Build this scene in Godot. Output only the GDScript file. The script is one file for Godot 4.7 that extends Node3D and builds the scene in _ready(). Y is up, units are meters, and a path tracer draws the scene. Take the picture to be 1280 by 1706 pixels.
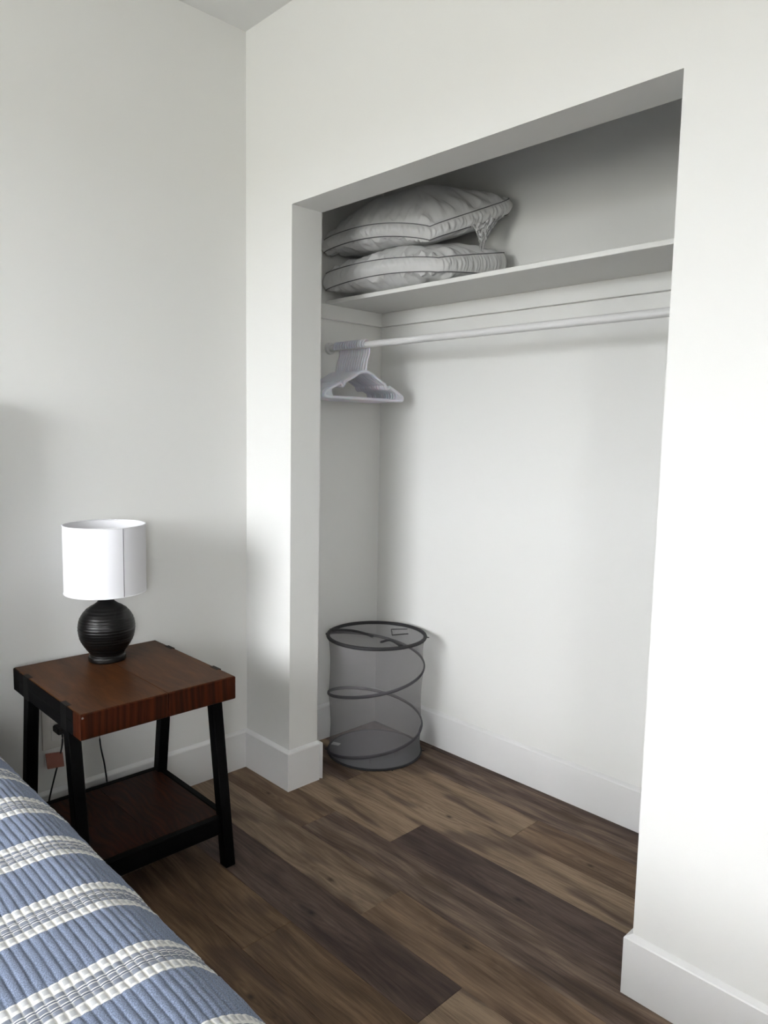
extends Node3D
# A bedroom corner: open closet, nightstand with lamp, striped quilt, mesh hamper. y up, metres.
# The room corner on the floor is the origin: left wall x = 0, closet wall z = 0, room towards +x +z.

const W := 3.7        # room width (x)
const L := 3.5       # room depth (z)
const HC := 2.618     # ceiling
const X0 := 0.2654    # closet opening
const X1 := 1.5555
const HO := 1.997
const T := 0.126      # closet wall thickness
const D := 0.6697     # closet depth
const XR := 1.82      # right end of the closet
const BT := 0.0148    # baseboard
const WX0 := 0.30     # window in the wall opposite the closet
const WX1 := 1.80
const VZ0 := 2.25     # narrow window in the side wall
const VZ1 := 2.85
const WY0 := 0.92
const WY1 := 2.2

# ------------------------------------------------------------------ mesh builder
class MB:
	var v := PackedVector3Array()
	var n := PackedVector3Array()
	var uv := PackedVector2Array()
	var ix := PackedInt32Array()

	func tri(a: int, b: int, c: int, out: Vector3) -> void:
		if (v[b] - v[a]).cross(v[c] - v[a]).dot(out) > 0.0:
			ix.append_array(PackedInt32Array([a, c, b]))
		else:
			ix.append_array(PackedInt32Array([a, b, c]))

	func vert(p: Vector3, nn: Vector3, t: Vector2) -> int:
		v.append(p); n.append(nn); uv.append(t)
		return v.size() - 1

	static func flat_uv(p: Vector3, nn: Vector3, grain: int) -> Vector2:
		var a := nn.abs()
		var k := 0 if a.x > a.y and a.x > a.z else (1 if a.y > a.z else 2)
		var axes := [1, 2] if k == 0 else ([0, 2] if k == 1 else [0, 1])
		if axes[1] == grain:
			axes = [axes[1], axes[0]]
		return Vector2(p[axes[0]], p[axes[1]])

	func poly(pts: Array, out: Vector3, grain := 0) -> void:
		var nn := Vector3.ZERO
		for i in range(1, pts.size() - 1):
			nn += (pts[i] - pts[0]).cross(pts[i + 1] - pts[0])
		nn = nn.normalized()
		if nn.dot(out) < 0.0:
			nn = -nn
		var id := []
		for p in pts:
			id.append(vert(p, nn, flat_uv(p, nn, grain)))
		for i in range(1, pts.size() - 1):
			tri(id[0], id[i], id[i + 1], nn)

	# hexahedron given by 8 corners: index = x + 2y + 4z; edges chamfered by b
	func hexa(c: Array, b := 0.0, grain := 0) -> void:
		var mid := Vector3.ZERO
		for p in c:
			mid += p / 8.0
		var fs := [[0, 2, 6, 4], [1, 3, 7, 5], [0, 1, 5, 4], [2, 3, 7, 6], [0, 1, 3, 2], [4, 5, 7, 6]]
		if b <= 0.0:
			for f in fs:
				var q := [c[f[0]], c[f[1]], c[f[2]], c[f[3]]]
				poly(q, (q[0] + q[1] + q[2] + q[3]) / 4.0 - mid, grain)
			return
		# every corner gives three points, one on each of its faces
		var at := func(i: int, axis: int) -> Vector3:
			var p: Vector3 = c[i]
			for k in 3:
				if k != axis:
					var e: Vector3 = c[i ^ (1 << k)] - c[i]
					p += e.normalized() * b
			return p
		for fi in 6:
			var f: Array = fs[fi]
			var axis := int(fi / 2.0)
			var q := [at.call(f[0], axis), at.call(f[1], axis), at.call(f[2], axis), at.call(f[3], axis)]
			poly(q, (q[0] + q[1] + q[2] + q[3]) / 4.0 - mid, grain)
		for i in 8:
			var q := [at.call(i, 0), at.call(i, 1), at.call(i, 2)]
			poly(q, c[i] - mid, grain)
			for k in 3:
				var j := i ^ (1 << k)
				if j > i:
					var a := (k + 1) % 3
					var d := (k + 2) % 3
					var r := [at.call(i, a), at.call(j, a), at.call(j, d), at.call(i, d)]
					poly(r, (c[i] + c[j]) / 2.0 - mid, grain)

	func box(lo: Vector3, hi: Vector3, b := 0.0, grain := 0) -> void:
		var c := []
		for i in 8:
			c.append(Vector3(hi.x if i & 1 else lo.x, hi.y if i & 2 else lo.y, hi.z if i & 4 else lo.z))
		hexa(c, b, grain)

	# smooth sheet of rows x cols points; wrapped closes the columns
	func grid(p: PackedVector3Array, rows: int, cols: int, t: PackedVector2Array, inside: Vector3, wrapped := false, flip := 0) -> void:
		var base := v.size()
		v.append_array(p)
		uv.append_array(t)
		var nn := PackedVector3Array()
		nn.resize(p.size())
		var tris := PackedInt32Array()
		var last := cols if wrapped else cols - 1
		for r in rows - 1:
			for c in last:
				var a := r * cols + c
				var b := r * cols + (c + 1) % cols
				tris.append_array(PackedInt32Array([a, b, a + cols, b, b + cols, a + cols]))
		var side := 0.0
		for i in range(0, tris.size(), 3):
			var a := tris[i]
			var b := tris[i + 1]
			var c := tris[i + 2]
			var f := (p[b] - p[a]).cross(p[c] - p[a])
			nn[a] += f; nn[b] += f; nn[c] += f
			side += f.dot(p[a] - inside)
		var turn := side < 0.0 if flip == 0 else flip < 0
		for i in p.size():
			n.append((-nn[i] if turn else nn[i]).normalized())
		for i in range(0, tris.size(), 3):
			if turn:
				ix.append_array(PackedInt32Array([base + tris[i], base + tris[i + 1], base + tris[i + 2]]))
			else:
				ix.append_array(PackedInt32Array([base + tris[i], base + tris[i + 2], base + tris[i + 1]]))

	# tube along a path; radii per point or one value; flat squeezes it along the second axis
	func tube(path: PackedVector3Array, radius: float, sides := 8, closed := false, up := Vector3.UP, sx := 1.0, sy := 1.0) -> void:
		var m := path.size()
		var p := PackedVector3Array()
		var t := PackedVector2Array()
		var rows := m + 1 if closed else m
		var len := 0.0
		var mid := Vector3.ZERO
		for i in rows:
			var a := path[(i - 1 + m) % m] if closed or i > 0 else path[0]
			var b := path[(i + 1) % m] if closed or i < m - 1 else path[m - 1]
			var d := (b - a).normalized()
			var s := d.cross(up)
			if s.length() < 0.05:
				s = d.cross(Vector3(0.3, 0.2, 1))
			s = s.normalized()
			var w := s.cross(d).normalized()
			var c := path[i % m]
			if i > 0:
				len += c.distance_to(path[i - 1])
			for k in sides + 1:
				var an := TAU * k / sides
				p.append(c + (s * cos(an) * sx + w * sin(an) * sy) * radius)
				t.append(Vector2(len, radius * an))
		# orientation: use the first ring
		var c0 := path[0]
		var f := (p[1] - p[0]).cross(p[sides + 1] - p[0])
		grid(p, rows, sides + 1, t, mid, false, 1 if f.dot(p[0] - c0) > 0 else -1)
		if not closed:
			cap(p.slice(0, sides), path[0] - path[1])
			cap(p.slice((rows - 1) * (sides + 1), (rows - 1) * (sides + 1) + sides), path[m - 1] - path[m - 2])

	func cap(ring: PackedVector3Array, out: Vector3) -> void:
		var c := Vector3.ZERO
		for q in ring:
			c += q / ring.size()
		var nn := out.normalized()
		var id := vert(c, nn, Vector2.ZERO)
		var first := v.size()
		for q in ring:
			vert(q, nn, Vector2(q.x + q.z, q.y))
		for i in ring.size():
			tri(id, first + i, first + (i + 1) % ring.size(), nn)

	# surface of revolution about a vertical axis through o; profile of (radius, y)
	func lathe(o: Vector3, prof: Array, sides := 64, flip := 0) -> void:
		var p := PackedVector3Array()
		var t := PackedVector2Array()
		for q in prof:
			for k in sides + 1:
				var an := TAU * k / sides
				p.append(o + Vector3(q.x * cos(an), q.y, q.x * sin(an)))
				t.append(Vector2(float(k) / sides, q.y))
		var m: Vector2 = prof[int(prof.size() / 2.0)]
		grid(p, prof.size(), sides + 1, t, o + Vector3(0, m.y, 0), false, flip)

	func mesh(origin: Vector3) -> ArrayMesh:
		var q := PackedVector3Array()
		q.resize(v.size())
		for i in v.size():
			q[i] = v[i] - origin
		var a := []
		a.resize(Mesh.ARRAY_MAX)
		a[Mesh.ARRAY_VERTEX] = q
		a[Mesh.ARRAY_NORMAL] = n
		a[Mesh.ARRAY_TEX_UV] = uv
		a[Mesh.ARRAY_INDEX] = ix
		var m := ArrayMesh.new()
		m.add_surface_from_arrays(Mesh.PRIMITIVE_TRIANGLES, a)
		return m

# ------------------------------------------------------------------ scene helpers
var used := {}
var rng := RandomNumberGenerator.new()

func numbered(called: String) -> String:
	var k: int = used.get(called, 0)
	used[called] = k + 1
	return called if k == 0 else "%s_%03d" % [called, k]

func tag(o: Node3D, label: String, category: String, group := "") -> void:
	if label:
		o.set_meta("label", label)
	if category:
		o.set_meta("category", category)
	if group:
		o.set_meta("group", group)

func thing(called: String, base: Vector3, label: String, category: String, group := "") -> Node3D:
	var o := Node3D.new()
	o.name = numbered(called)
	add_child(o)
	o.position = base
	tag(o, label, category, group)
	return o

# a mesh given in world coordinates, under a thing or part (parts sit at their thing's origin) or at top level
func obj(called: String, mb: MB, m: Material, parent: Node3D = self, base := Vector3.ZERO) -> MeshInstance3D:
	var o := MeshInstance3D.new()
	o.name = numbered(called) if parent == self else called
	var origin := base
	if parent != self:
		var p: Node = parent
		origin = Vector3.ZERO
		while p != self:
			origin += (p as Node3D).position
			p = p.get_parent()
	o.mesh = mb.mesh(origin)
	o.material_override = m
	o.cast_shadow = GeometryInstance3D.SHADOW_CASTING_SETTING_ON
	parent.add_child(o, true)
	if parent == self:
		o.position = base
	return o

func struct(called: String, mb: MB, m: Material, label: String, category: String) -> MeshInstance3D:
	var o := obj(called, mb, m)
	o.set_meta("kind", "structure")
	tag(o, label, category)
	return o

func mat(c: Color, rough := 0.8, metal := 0.0, spec := 0.5) -> StandardMaterial3D:
	var m := StandardMaterial3D.new()
	m.albedo_color = c
	m.roughness = rough
	m.metallic = metal
	m.metallic_specular = spec
	return m

func noise(sd: int, freq: float, oct := 3) -> FastNoiseLite:
	var f := FastNoiseLite.new()
	f.noise_type = FastNoiseLite.TYPE_SIMPLEX_SMOOTH
	f.seed = sd
	f.frequency = freq
	f.fractal_type = FastNoiseLite.FRACTAL_FBM if oct > 1 else FastNoiseLite.FRACTAL_NONE
	f.fractal_octaves = oct
	return f

func textured(im: Image, rough: float, bump := 0.0) -> StandardMaterial3D:
	var m := mat(Color.WHITE, rough)
	im.generate_mipmaps()
	m.albedo_texture = ImageTexture.create_from_image(im)
	return m

# ------------------------------------------------------------------ textures
# one vinyl board: 1.22 m along u, 0.15 m along v
func board_image(sd: int, dark: Color, light: Color, blot: Color, tone: float, knots: Array) -> Image:
	var w := 1024
	var h := 144
	var im := Image.create_empty(w, h, false, Image.FORMAT_RGB8)
	var a := noise(sd, 1.0, 3)
	var b := noise(sd + 50, 1.0, 2)
	var c := noise(sd + 90, 1.0, 2)
	for j in h:
		var z := 0.15 * j / h
		for i in w:
			var x := 1.22 * i / w
			var wz := z + 0.012 * b.get_noise_2d(x * 2.2, z * 6.0)
			var ring := 0.0
			for k in knots:
				var dx: float = (x - k.x) * 0.22
				var dz: float = wz - k.y
				var r := sqrt(dx * dx + dz * dz)
				ring += sin(r * 620.0 + 3.0 * c.get_noise_2d(x * 8.0, z * 20.0)) * exp(-r / 0.022)
				wz += 0.5 * dz * exp(-r / 0.012)
			var broad := a.get_noise_2d(x * 2.0, wz * 17.0)
			var streak := a.get_noise_2d(x * 3.4 + 30.0, wz * 85.0)
			var fine := c.get_noise_2d(x * 12.0, wz * 420.0)
			var t := clampf(tone + 0.52 * broad + 0.28 * streak + 0.24 * fine + 0.17 * ring, 0.0, 1.0)
			var bl := smoothstep(0.1, 0.55, b.get_noise_2d(x * 2.8 + 11.0, z * 10.0 + 5.0))
			var col := dark.lerp(light, t).lerp(blot, bl * 0.42)
			for k in knots:
				var r2 := Vector2((x - k.x) * 0.5, z - k.y).length()
				col = col.lerp(dark * 0.6, 0.8 * exp(-pow(r2 / 0.006, 2.0)))
			im.set_pixel(i, j, col)
	return im

# stained table wood, 0.5 m along u by 0.5 m along v
func timber_image(sd: int, dark: Color, light: Color, rings: float) -> Image:
	var im := Image.create_empty(512, 512, false, Image.FORMAT_RGB8)
	var a := noise(sd, 1.0, 3)
	var b := noise(sd + 7, 1.0, 2)
	for j in 512:
		for i in 512:
			var x := 0.5 * i / 512.0
			var z := 0.5 * j / 512.0
			var wz := z + 0.02 * b.get_noise_2d(x * 3.0, z * 5.0)
			var t := 0.5 + 0.4 * a.get_noise_2d(x * 4.0, wz * 30.0) + 0.22 * a.get_noise_2d(x * 14.0 + 9.0, wz * 260.0) + rings * sin(wz * 330.0 + 5.0 * b.get_noise_2d(x * 5.0, z * 9.0))
			im.set_pixel(i, j, dark.lerp(light, clampf(t, 0.0, 1.0)))
	return im

const PERIOD := 0.178
const GROUP := 0.072

func quilt_image() -> Image:
	var w := 712
	var h := 384
	var im := Image.create_empty(w, h, false, Image.FORMAT_RGB8)
	var a := noise(5, 0.09, 3)
	var b := noise(6, 0.3, 1)
	var blue := Color(0.415, 0.46, 0.55)
	var white := Color(0.86, 0.86, 0.85)
	var grey := Color(0.46, 0.485, 0.54)
	for i in w:
		var s := PERIOD * i / w / GROUP
		for j in h:
			var nz := a.get_noise_2d(i, j * 1.0) * 0.5 + b.get_noise_2d(i, j) * 0.5
			var col := blue
			if s < 1.0:
				var q := absf(s - 0.5) * 2.0          # 0 in the middle, 1 at the rim
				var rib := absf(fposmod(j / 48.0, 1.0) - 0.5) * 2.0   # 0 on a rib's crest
				if q > 0.54:
					col = white
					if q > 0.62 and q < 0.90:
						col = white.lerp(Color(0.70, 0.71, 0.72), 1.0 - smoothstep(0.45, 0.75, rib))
				elif q > 0.48:
					col = white
				elif q > 0.27:
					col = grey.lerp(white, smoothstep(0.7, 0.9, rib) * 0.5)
				elif q > 0.22:
					col = white
				elif q > 0.155:
					col = blue * 0.8
				elif q > 0.11:
					col = white
				else:
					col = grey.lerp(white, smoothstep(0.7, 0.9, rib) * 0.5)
				col *= 1.0 + 0.05 * nz
			else:
				col = blue * (1.0 + 0.6 * nz)
				col = col.lerp(Color(0.62, 0.68, 0.77), clampf(nz - 0.18, 0.0, 0.5))
			col.a = 1.0
			im.set_pixel(i, j, col)
	return im

# ------------------------------------------------------------------ the setting
var wall_mat: StandardMaterial3D
var trim_mat: StandardMaterial3D
var plan := [Vector2(0, L), Vector2(0, 0), Vector2(X0, 0), Vector2(X0, -T), Vector2(0, -T), Vector2(0, -D), Vector2(XR, -D), Vector2(XR, -T), Vector2(X1, -T), Vector2(X1, 0), Vector2(W, 0), Vector2(W, L)]

# baseboard along the stretch from..to of the plan, mitred at its corners, top edge sloping to the wall
func baseboard(called: String, from: int, to: int, label: String) -> void:
	var mb := MB.new()
	var m := plan.size()
	var off := func(i: int, d: float) -> Vector2:
		var p: Vector2 = plan[i % m]
		var d0: Vector2 = (p - plan[(i - 1 + m) % m]).normalized()
		var d1: Vector2 = (plan[(i + 1) % m] - p).normalized()
		var n0 := Vector2(-d0.y, d0.x)
		var n1 := Vector2(-d1.y, d1.x)
		n0 = Vector2(-d0.y, d0.x)
		return p + (n0 + n1) / (1.0 + n0.dot(n1)) * d
	for i in range(from, to):
		var prof := [Vector2(0, 0), Vector2(BT, 0), Vector2(BT, 0.1345), Vector2(BT - 0.002, 0.1375), Vector2(0, 0.144)]
		var e0 := []
		var e1 := []
		for q in prof:
			var a: Vector2 = off.call(i, q.x)
			var b: Vector2 = off.call(i + 1, q.x)
			# a joint on the open jamb end stays square
			if i + 1 == 3:
				b = Vector2(plan[3].x + q.x, plan[3].y)
			if i == 8:
				a = Vector2(plan[8].x - q.x, plan[8].y)
			e0.append(Vector3(a.x, q.y, a.y))
			e1.append(Vector3(b.x, q.y, b.y))
		var dd: Vector2 = (plan[(i + 1) % m] - plan[i]).normalized()
		var nn := Vector3(-dd.y, 0, dd.x)
		for k in 4:
			mb.poly([e0[k], e1[k], e1[k + 1], e0[k + 1]], [Vector3.DOWN, nn, nn + Vector3.UP, nn * 0.3 + Vector3.UP][k])
		mb.poly([e0[4], e1[4], e1[0], e0[0]], -nn)
		mb.poly(e0, Vector3(-dd.x, 0, -dd.y))
		mb.poly(e1, Vector3(dd.x, 0, dd.y))
	struct(called, mb, trim_mat, label, "baseboard")

# a framed pane set 4 cm into the wall opening between a and b (one of x and z is the same in both)
func window(number: int, a: Vector3, b: Vector3, label: String) -> void:
	var win := Node3D.new()
	win.name = "window_%d" % number
	add_child(win)
	win.set_meta("kind", "structure")
	tag(win, label, "window")
	var across := a.z == b.z
	# (along, height, out of the room) to world
	var at := func(u: float, y: float, o: float) -> Vector3:
		return Vector3(u, y, a.z + o) if across else Vector3(a.x + o, y, u)
	var u0 := a.x if across else a.z
	var u1 := b.x if across else b.z
	var slab := func(mb: MB, p: Vector3, q: Vector3, bev: float) -> void:
		mb.box(Vector3(minf(p.x, q.x), minf(p.y, q.y), minf(p.z, q.z)), Vector3(maxf(p.x, q.x), maxf(p.y, q.y), maxf(p.z, q.z)), bev)
	var mb := MB.new()
	for e in [[u0, u0 + 0.05, a.y, b.y], [u1 - 0.05, u1, a.y, b.y], [u0, u1, a.y, a.y + 0.05], [u0, u1, b.y - 0.05, b.y]]:
		slab.call(mb, at.call(e[0], e[2], 0.04), at.call(e[1], e[3], 0.09), 0.003)
	obj("frame", mb, trim_mat, win)
	mb = MB.new()
	slab.call(mb, at.call(u0 + 0.05, a.y + 0.05, 0.062), at.call(u1 - 0.05, b.y - 0.05, 0.066), 0.0)
	var glass := mat(Color(1, 1, 1, 0.05), 0.02)
	glass.transparency = BaseMaterial3D.TRANSPARENCY_ALPHA
	obj("pane", mb, glass, win)
	mb = MB.new()
	slab.call(mb, at.call(u0 - 0.04, a.y - 0.03, -0.03), at.call(u1 + 0.04, a.y, 0.0), 0.004)
	obj("sill", mb, trim_mat, win)

func build_room() -> void:
	var mb := MB.new()
	mb.box(Vector3(-0.12, -0.1, -D - 0.12), Vector3(0, HC + 0.1, L + 0.12))
	struct("wall_left", mb, wall_mat, "off-white painted wall behind the lamp and the nightstand", "wall")
	mb = MB.new()
	mb.box(Vector3(0, 0, -T), Vector3(X0, HC, 0))
	mb.box(Vector3(X1, 0, -T), Vector3(W, HC, 0))
	mb.box(Vector3(X0, HO, -T), Vector3(X1, HC, 0))
	struct("wall_front", mb, wall_mat, "off-white painted wall with the open closet doorway cut into it", "wall")
	mb = MB.new()
	mb.box(Vector3(0, -0.1, -D - 0.12), Vector3(W + 0.12, HC + 0.1, -D))
	struct("wall_closet", mb, wall_mat, "off-white back wall inside the closet behind rod and shelf", "wall")
	mb = MB.new()
	mb.box(Vector3(XR, 0, -D), Vector3(XR + 0.1, HC, -T))
	struct("wall_closet_right", mb, wall_mat, "off-white right end wall inside the closet", "wall")
	mb = MB.new()
	mb.box(Vector3(W, -0.1, -D), Vector3(W + 0.12, HC + 0.1, VZ0))
	mb.box(Vector3(W, -0.1, VZ1), Vector3(W + 0.12, HC + 0.1, L + 0.12))
	mb.box(Vector3(W, -0.1, VZ0), Vector3(W + 0.12, WY0, VZ1))
	mb.box(Vector3(W, WY1, VZ0), Vector3(W + 0.12, HC + 0.1, VZ1))
	struct("wall_right", mb, wall_mat, "off-white side wall opposite the bed's headboard", "wall")
	mb = MB.new()
	mb.box(Vector3(0, 0, L), Vector3(WX0, HC, L + 0.12))
	mb.box(Vector3(WX1, 0, L), Vector3(W, HC, L + 0.12))
	mb.box(Vector3(WX0, 0, L), Vector3(WX1, WY0, L + 0.12))
	mb.box(Vector3(WX0, WY1, L), Vector3(WX1, HC, L + 0.12))
	struct("wall_back", mb, wall_mat, "off-white wall with the window opposite the closet", "wall")
	mb = MB.new()
	mb.box(Vector3(0, HC, -D), Vector3(W, HC + 0.12, L + 0.12))
	struct("ceiling", mb, mat(Color(0.90, 0.90, 0.895), 0.95), "flat white painted ceiling above the wall corner", "ceiling")
	window(1, Vector3(WX0, WY0, L), Vector3(WX1, WY1, L), "white framed window opposite the closet letting daylight in")
	window(2, Vector3(W, WY0, VZ0), Vector3(W, WY1, VZ1), "narrow white framed window in the side wall opposite the headboard")
	# baseboards
	baseboard("baseboard_left", 0, 1, "white baseboard behind the nightstand at the foot of the wall")
	baseboard("baseboard_front", 1, 3, "white baseboard wrapping the narrow pier left of the closet doorway")
	baseboard("baseboard_closet", 3, 8, "white baseboard running along the back inside the closet")
	baseboard("baseboard_right", 8, 10, "white baseboard on the wall right of the closet doorway")
	baseboard("baseboard_side", 10, 11, "white baseboard along the side wall opposite the headboard")
	baseboard("baseboard_back", 11, 12, "white baseboard under the window opposite the closet")

func build_floor() -> void:
	var mb := MB.new()
	mb.box(Vector3(0, -0.1, -D), Vector3(W, -0.004, L))
	var fl := struct("floor", mb, mat(Color(0.10, 0.08, 0.07), 0.9), "floor of dark brown wood-look planks running along the closet wall", "floor")
	var taupe := Color(0.60, 0.52, 0.435)
	var brown := Color(0.315, 0.25, 0.20)
	var plum := Color(0.235, 0.19, 0.18)
	var looks := [
		[101, brown, taupe, plum, 0.72, [Vector2(0.42, 0.05)]],
		[202, plum, Color(0.44, 0.375, 0.335), plum * 0.85, 0.46, [Vector2(0.78, 0.09)]],
		[303, brown, Color(0.55, 0.46, 0.375), plum, 0.58, [Vector2(0.25, 0.1), Vector2(0.95, 0.04)]],
		[404, brown * 0.85, Color(0.52, 0.42, 0.325), plum, 0.5, [Vector2(0.6, 0.07)]],
		[505, plum, Color(0.54, 0.465, 0.40), brown * 0.8, 0.55, []],
		[606, brown, Color(0.57, 0.495, 0.42), plum * 0.9, 0.66, [Vector2(1.05, 0.11)]]]
	var mats := []
	for q in looks:
		var m := textured(board_image(q[0], q[1], q[2], q[3], q[4], q[5]), 0.5)
		m.metallic_specular = 0.25
		mats.append(m)
	# rows: [far edge z index, butt joint x, look left of the joint, look right of it]
	var wide := 0.15
	var known := {-4: [0.31, 5, 4], -3: [0.985, 0, 2], -2: [0.35, 4, 0], -1: [0.745, 0, 1], 0: [0.49, 2, 4], 1: [0.938, 5, 2], 2: [1.285, 1, 0], 3: [0.837, 3, 3], 4: [0.36, 2, 3]}
	rng.seed = 31
	for r in range(-5, 22):
		var z0 := maxf(-0.03 + wide * r, -D)
		var z1 := minf(-0.03 + wide * (r + 1), L)
		if z1 - z0 < 0.005:
			continue
		var joint: float = known[r][0] if known.has(r) else rng.randf_range(0.1, 1.2)
		var k := -2
		while joint + 1.22 * k < W:
			var x0 := maxf(joint + 1.22 * k, 0.0)
			var x1 := minf(joint + 1.22 * (k + 1), W)
			var start := joint + 1.22 * k
			k += 1
			if x1 - x0 < 0.01:
				continue
			var look := rng.randi() % 6
			if known.has(r) and k == 0:
				look = known[r][1]
			elif known.has(r) and k == 1:
				look = known[r][2]
			var pl := MB.new()
			pl.box(Vector3(x0 + 0.0003, -0.004, z0 + 0.0003), Vector3(x1 - 0.0003, 0, z1 - 0.0003), 0.0008)
			var flip := rng.randi() % 2 == 0
			for i in pl.uv.size():
				var p := pl.v[i]
				var u := (p.x - start) / 1.22
				var w := clampf((p.z - (-0.03 + wide * r)) / wide, 0.01, 0.99)
				pl.uv[i] = Vector2(1.0 - u if flip else u, w)
			obj("plank", pl, mats[look], fl)

func build_closet() -> void:
	var paint := wall_mat
	var ys := 1.7699
	var yb := ys - 0.0155
	var mb := MB.new()
	mb.box(Vector3(0.018, yb - 0.0555, -D), Vector3(XR, yb, -D + 0.018), 0.0015)
	var o := struct("trim_1", mb, paint, "painted cleat board under the closet shelf along the back wall", "trim")
	mb = MB.new()
	mb.box(Vector3(0, yb - 0.0555, -D), Vector3(0.018, yb, -0.25), 0.0015)
	o = struct("trim_2", mb, paint, "short painted cleat board under the closet shelf's left end", "trim")
	mb = MB.new()
	mb.box(Vector3(0, yb, -D), Vector3(XR, ys, -0.3664), 0.0015)
	o = obj("closet_shelf", mb, paint, self, Vector3(0, yb, -D))
	tag(o, "long off-white painted shelf across the closet carrying the two pillows", "shelf")
	# rod
	var yr := 1.588
	var zr := -0.385
	var rod := thing("closet_rod", Vector3(0, yr, zr), "white painted round hanging rod below the closet shelf", "rod")
	mb = MB.new()
	mb.tube(PackedVector3Array([Vector3(0.004, yr, zr), Vector3(XR - 0.004, yr, zr)]), 0.0125, 24)
	obj("pole", mb, mat(Color(0.86, 0.86, 0.86), 0.35), rod)
	for s in [0.0, XR - 0.012]:
		mb = MB.new()
		mb.tube(PackedVector3Array([Vector3(s, yr, zr), Vector3(s + 0.012, yr, zr)]), 0.023, 24)
		obj("socket", mb, mat(Color(0.85, 0.85, 0.85), 0.4), rod)
	hangers(yr, zr)
	pillows(ys)

# ------------------------------------------------------------------ hangers
func smooth_path(pts: Array, steps := 6) -> PackedVector3Array:
	var out := PackedVector3Array()
	for i in pts.size() - 1:
		var a: Vector3 = pts[maxi(i - 1, 0)]
		var b: Vector3 = pts[i]
		var c: Vector3 = pts[i + 1]
		var d: Vector3 = pts[mini(i + 2, pts.size() - 1)]
		for k in steps:
			out.append(b.cubic_interpolate(c, a, d, float(k) / steps))
	out.append(pts[pts.size() - 1])
	return out

func hangers(yr: float, zr: float) -> void:
	var plastic := mat(Color(0.86, 0.86, 0.90), 0.4)
	plastic.subsurf_scatter_enabled = true
	plastic.subsurf_scatter_strength = 0.1
	var spots := 13
	var proto: Node3D = null
	rng.seed = 12
	var group := "white plastic hangers bunched at the left end of the rod"
	for i in spots:
		var x := 0.214 - 0.0138 * i + rng.randf_range(-0.0006, 0.0006)
		var turn := rng.randf_range(-0.003, 0.003)
		if i == 0:
			var h := thing("clothes_hanger", Vector3.ZERO, "white plastic clothes hanger at the open front of the bunch on the rod", "hanger", group)
			proto = h
			# the rod's centre is the local origin; the hanger lies in the y-z plane
			var r := 0.0042
			var hook := []
			for k in 13:
				var an := deg_to_rad(-35.0 + 215.0 * k / 12.0)
				hook.append(Vector3(0, 0.0 + 0.0172 * sin(an), 0.0172 * cos(an)))
			hook.append(Vector3(0, -0.03, -0.0165))
			hook.append(Vector3(0, -0.055, -0.008))
			hook.append(Vector3(0, -0.085, -0.001))
			hook.append(Vector3(0, -0.1, 0))
			var mb := MB.new()
			mb.tube(smooth_path(hook, 3), r, 8, false, Vector3.RIGHT)
			obj("hook", mb, plastic, h)
			# frame: one closed loop with a notch on each shoulder
			var half := [Vector2(0, -0.098), Vector2(0.028, -0.104), Vector2(0.06, -0.121), Vector2(0.088, -0.135), Vector2(0.101, -0.141), Vector2(0.105, -0.152), Vector2(0.113, -0.158), Vector2(0.121, -0.153), Vector2(0.128, -0.150), Vector2(0.155, -0.162), Vector2(0.182, -0.174), Vector2(0.196, -0.183), Vector2(0.199, -0.191), Vector2(0.192, -0.199)]
			var loop := []
			for q in half:
				loop.append(Vector3(0, q.y, q.x))
			for z in [0.14, 0.07, 0.0, -0.07, -0.14]:
				loop.append(Vector3(0, -0.200, z))
			for k in range(half.size() - 1, 0, -1):
				loop.append(Vector3(0, half[k].y, -half[k].x))
			loop.append(loop[0])
			mb = MB.new()
			mb.tube(smooth_path(loop, 4), 0.006, 8, false, Vector3.RIGHT, 1.0, 0.8)
			obj("frame", mb, plastic, h)
			# broad flat web in each end of the frame and under the neck
			for s in [1.0, -1.0]:
				mb = MB.new()
				var web := [Vector2(0.150, -0.160), Vector2(0.182, -0.174), Vector2(0.196, -0.183), Vector2(0.192, -0.199), Vector2(0.158, -0.199), Vector2(0.166, -0.185), Vector2(0.162, -0.172)]
				var pa := []
				var pb := []
				for q in web:
					pa.append(Vector3(0.0025, q.y, q.x * s))
					pb.append(Vector3(-0.0025, q.y, q.x * s))
				# fan from the last corner keeps the shape sound
				for side in [pa, pb]:
					for t in [[0, 1, 6], [1, 5, 6], [1, 2, 5], [2, 3, 5], [3, 4, 5]]:
						mb.poly([side[t[0]], side[t[1]], side[t[2]]], Vector3(1 if side == pa else -1, 0, 0))
				for t in [4, 5, 6]:
					var u: int = (t + 1) % 7
					mb.poly([pa[t], pa[u], pb[u], pb[t]], Vector3(0, 0, -s))
				obj("end_web", mb, plastic, h)
		else:
	
			var c := proto.duplicate() as Node3D
			c.name = numbered("clothes_hanger")
			add_child(c)
			tag(c, "white plastic clothes hanger, %s from the open front of the bunch on the rod" % ["second", "third", "fourth", "fifth", "sixth", "seventh", "eighth", "ninth", "tenth", "eleventh", "twelfth", "thirteenth"][i - 1], "hanger", group)
			c.position = Vector3(x, yr, zr)
			c.rotation.y = turn
	proto.position = Vector3(0.214, yr, zr)

# ------------------------------------------------------------------ pillows
# plan: the corners FL, FR, BR, BL; lo and hi: seam heights there; mid: lift of the seams at the middle of the front edge
var crown := PackedFloat32Array()

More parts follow.
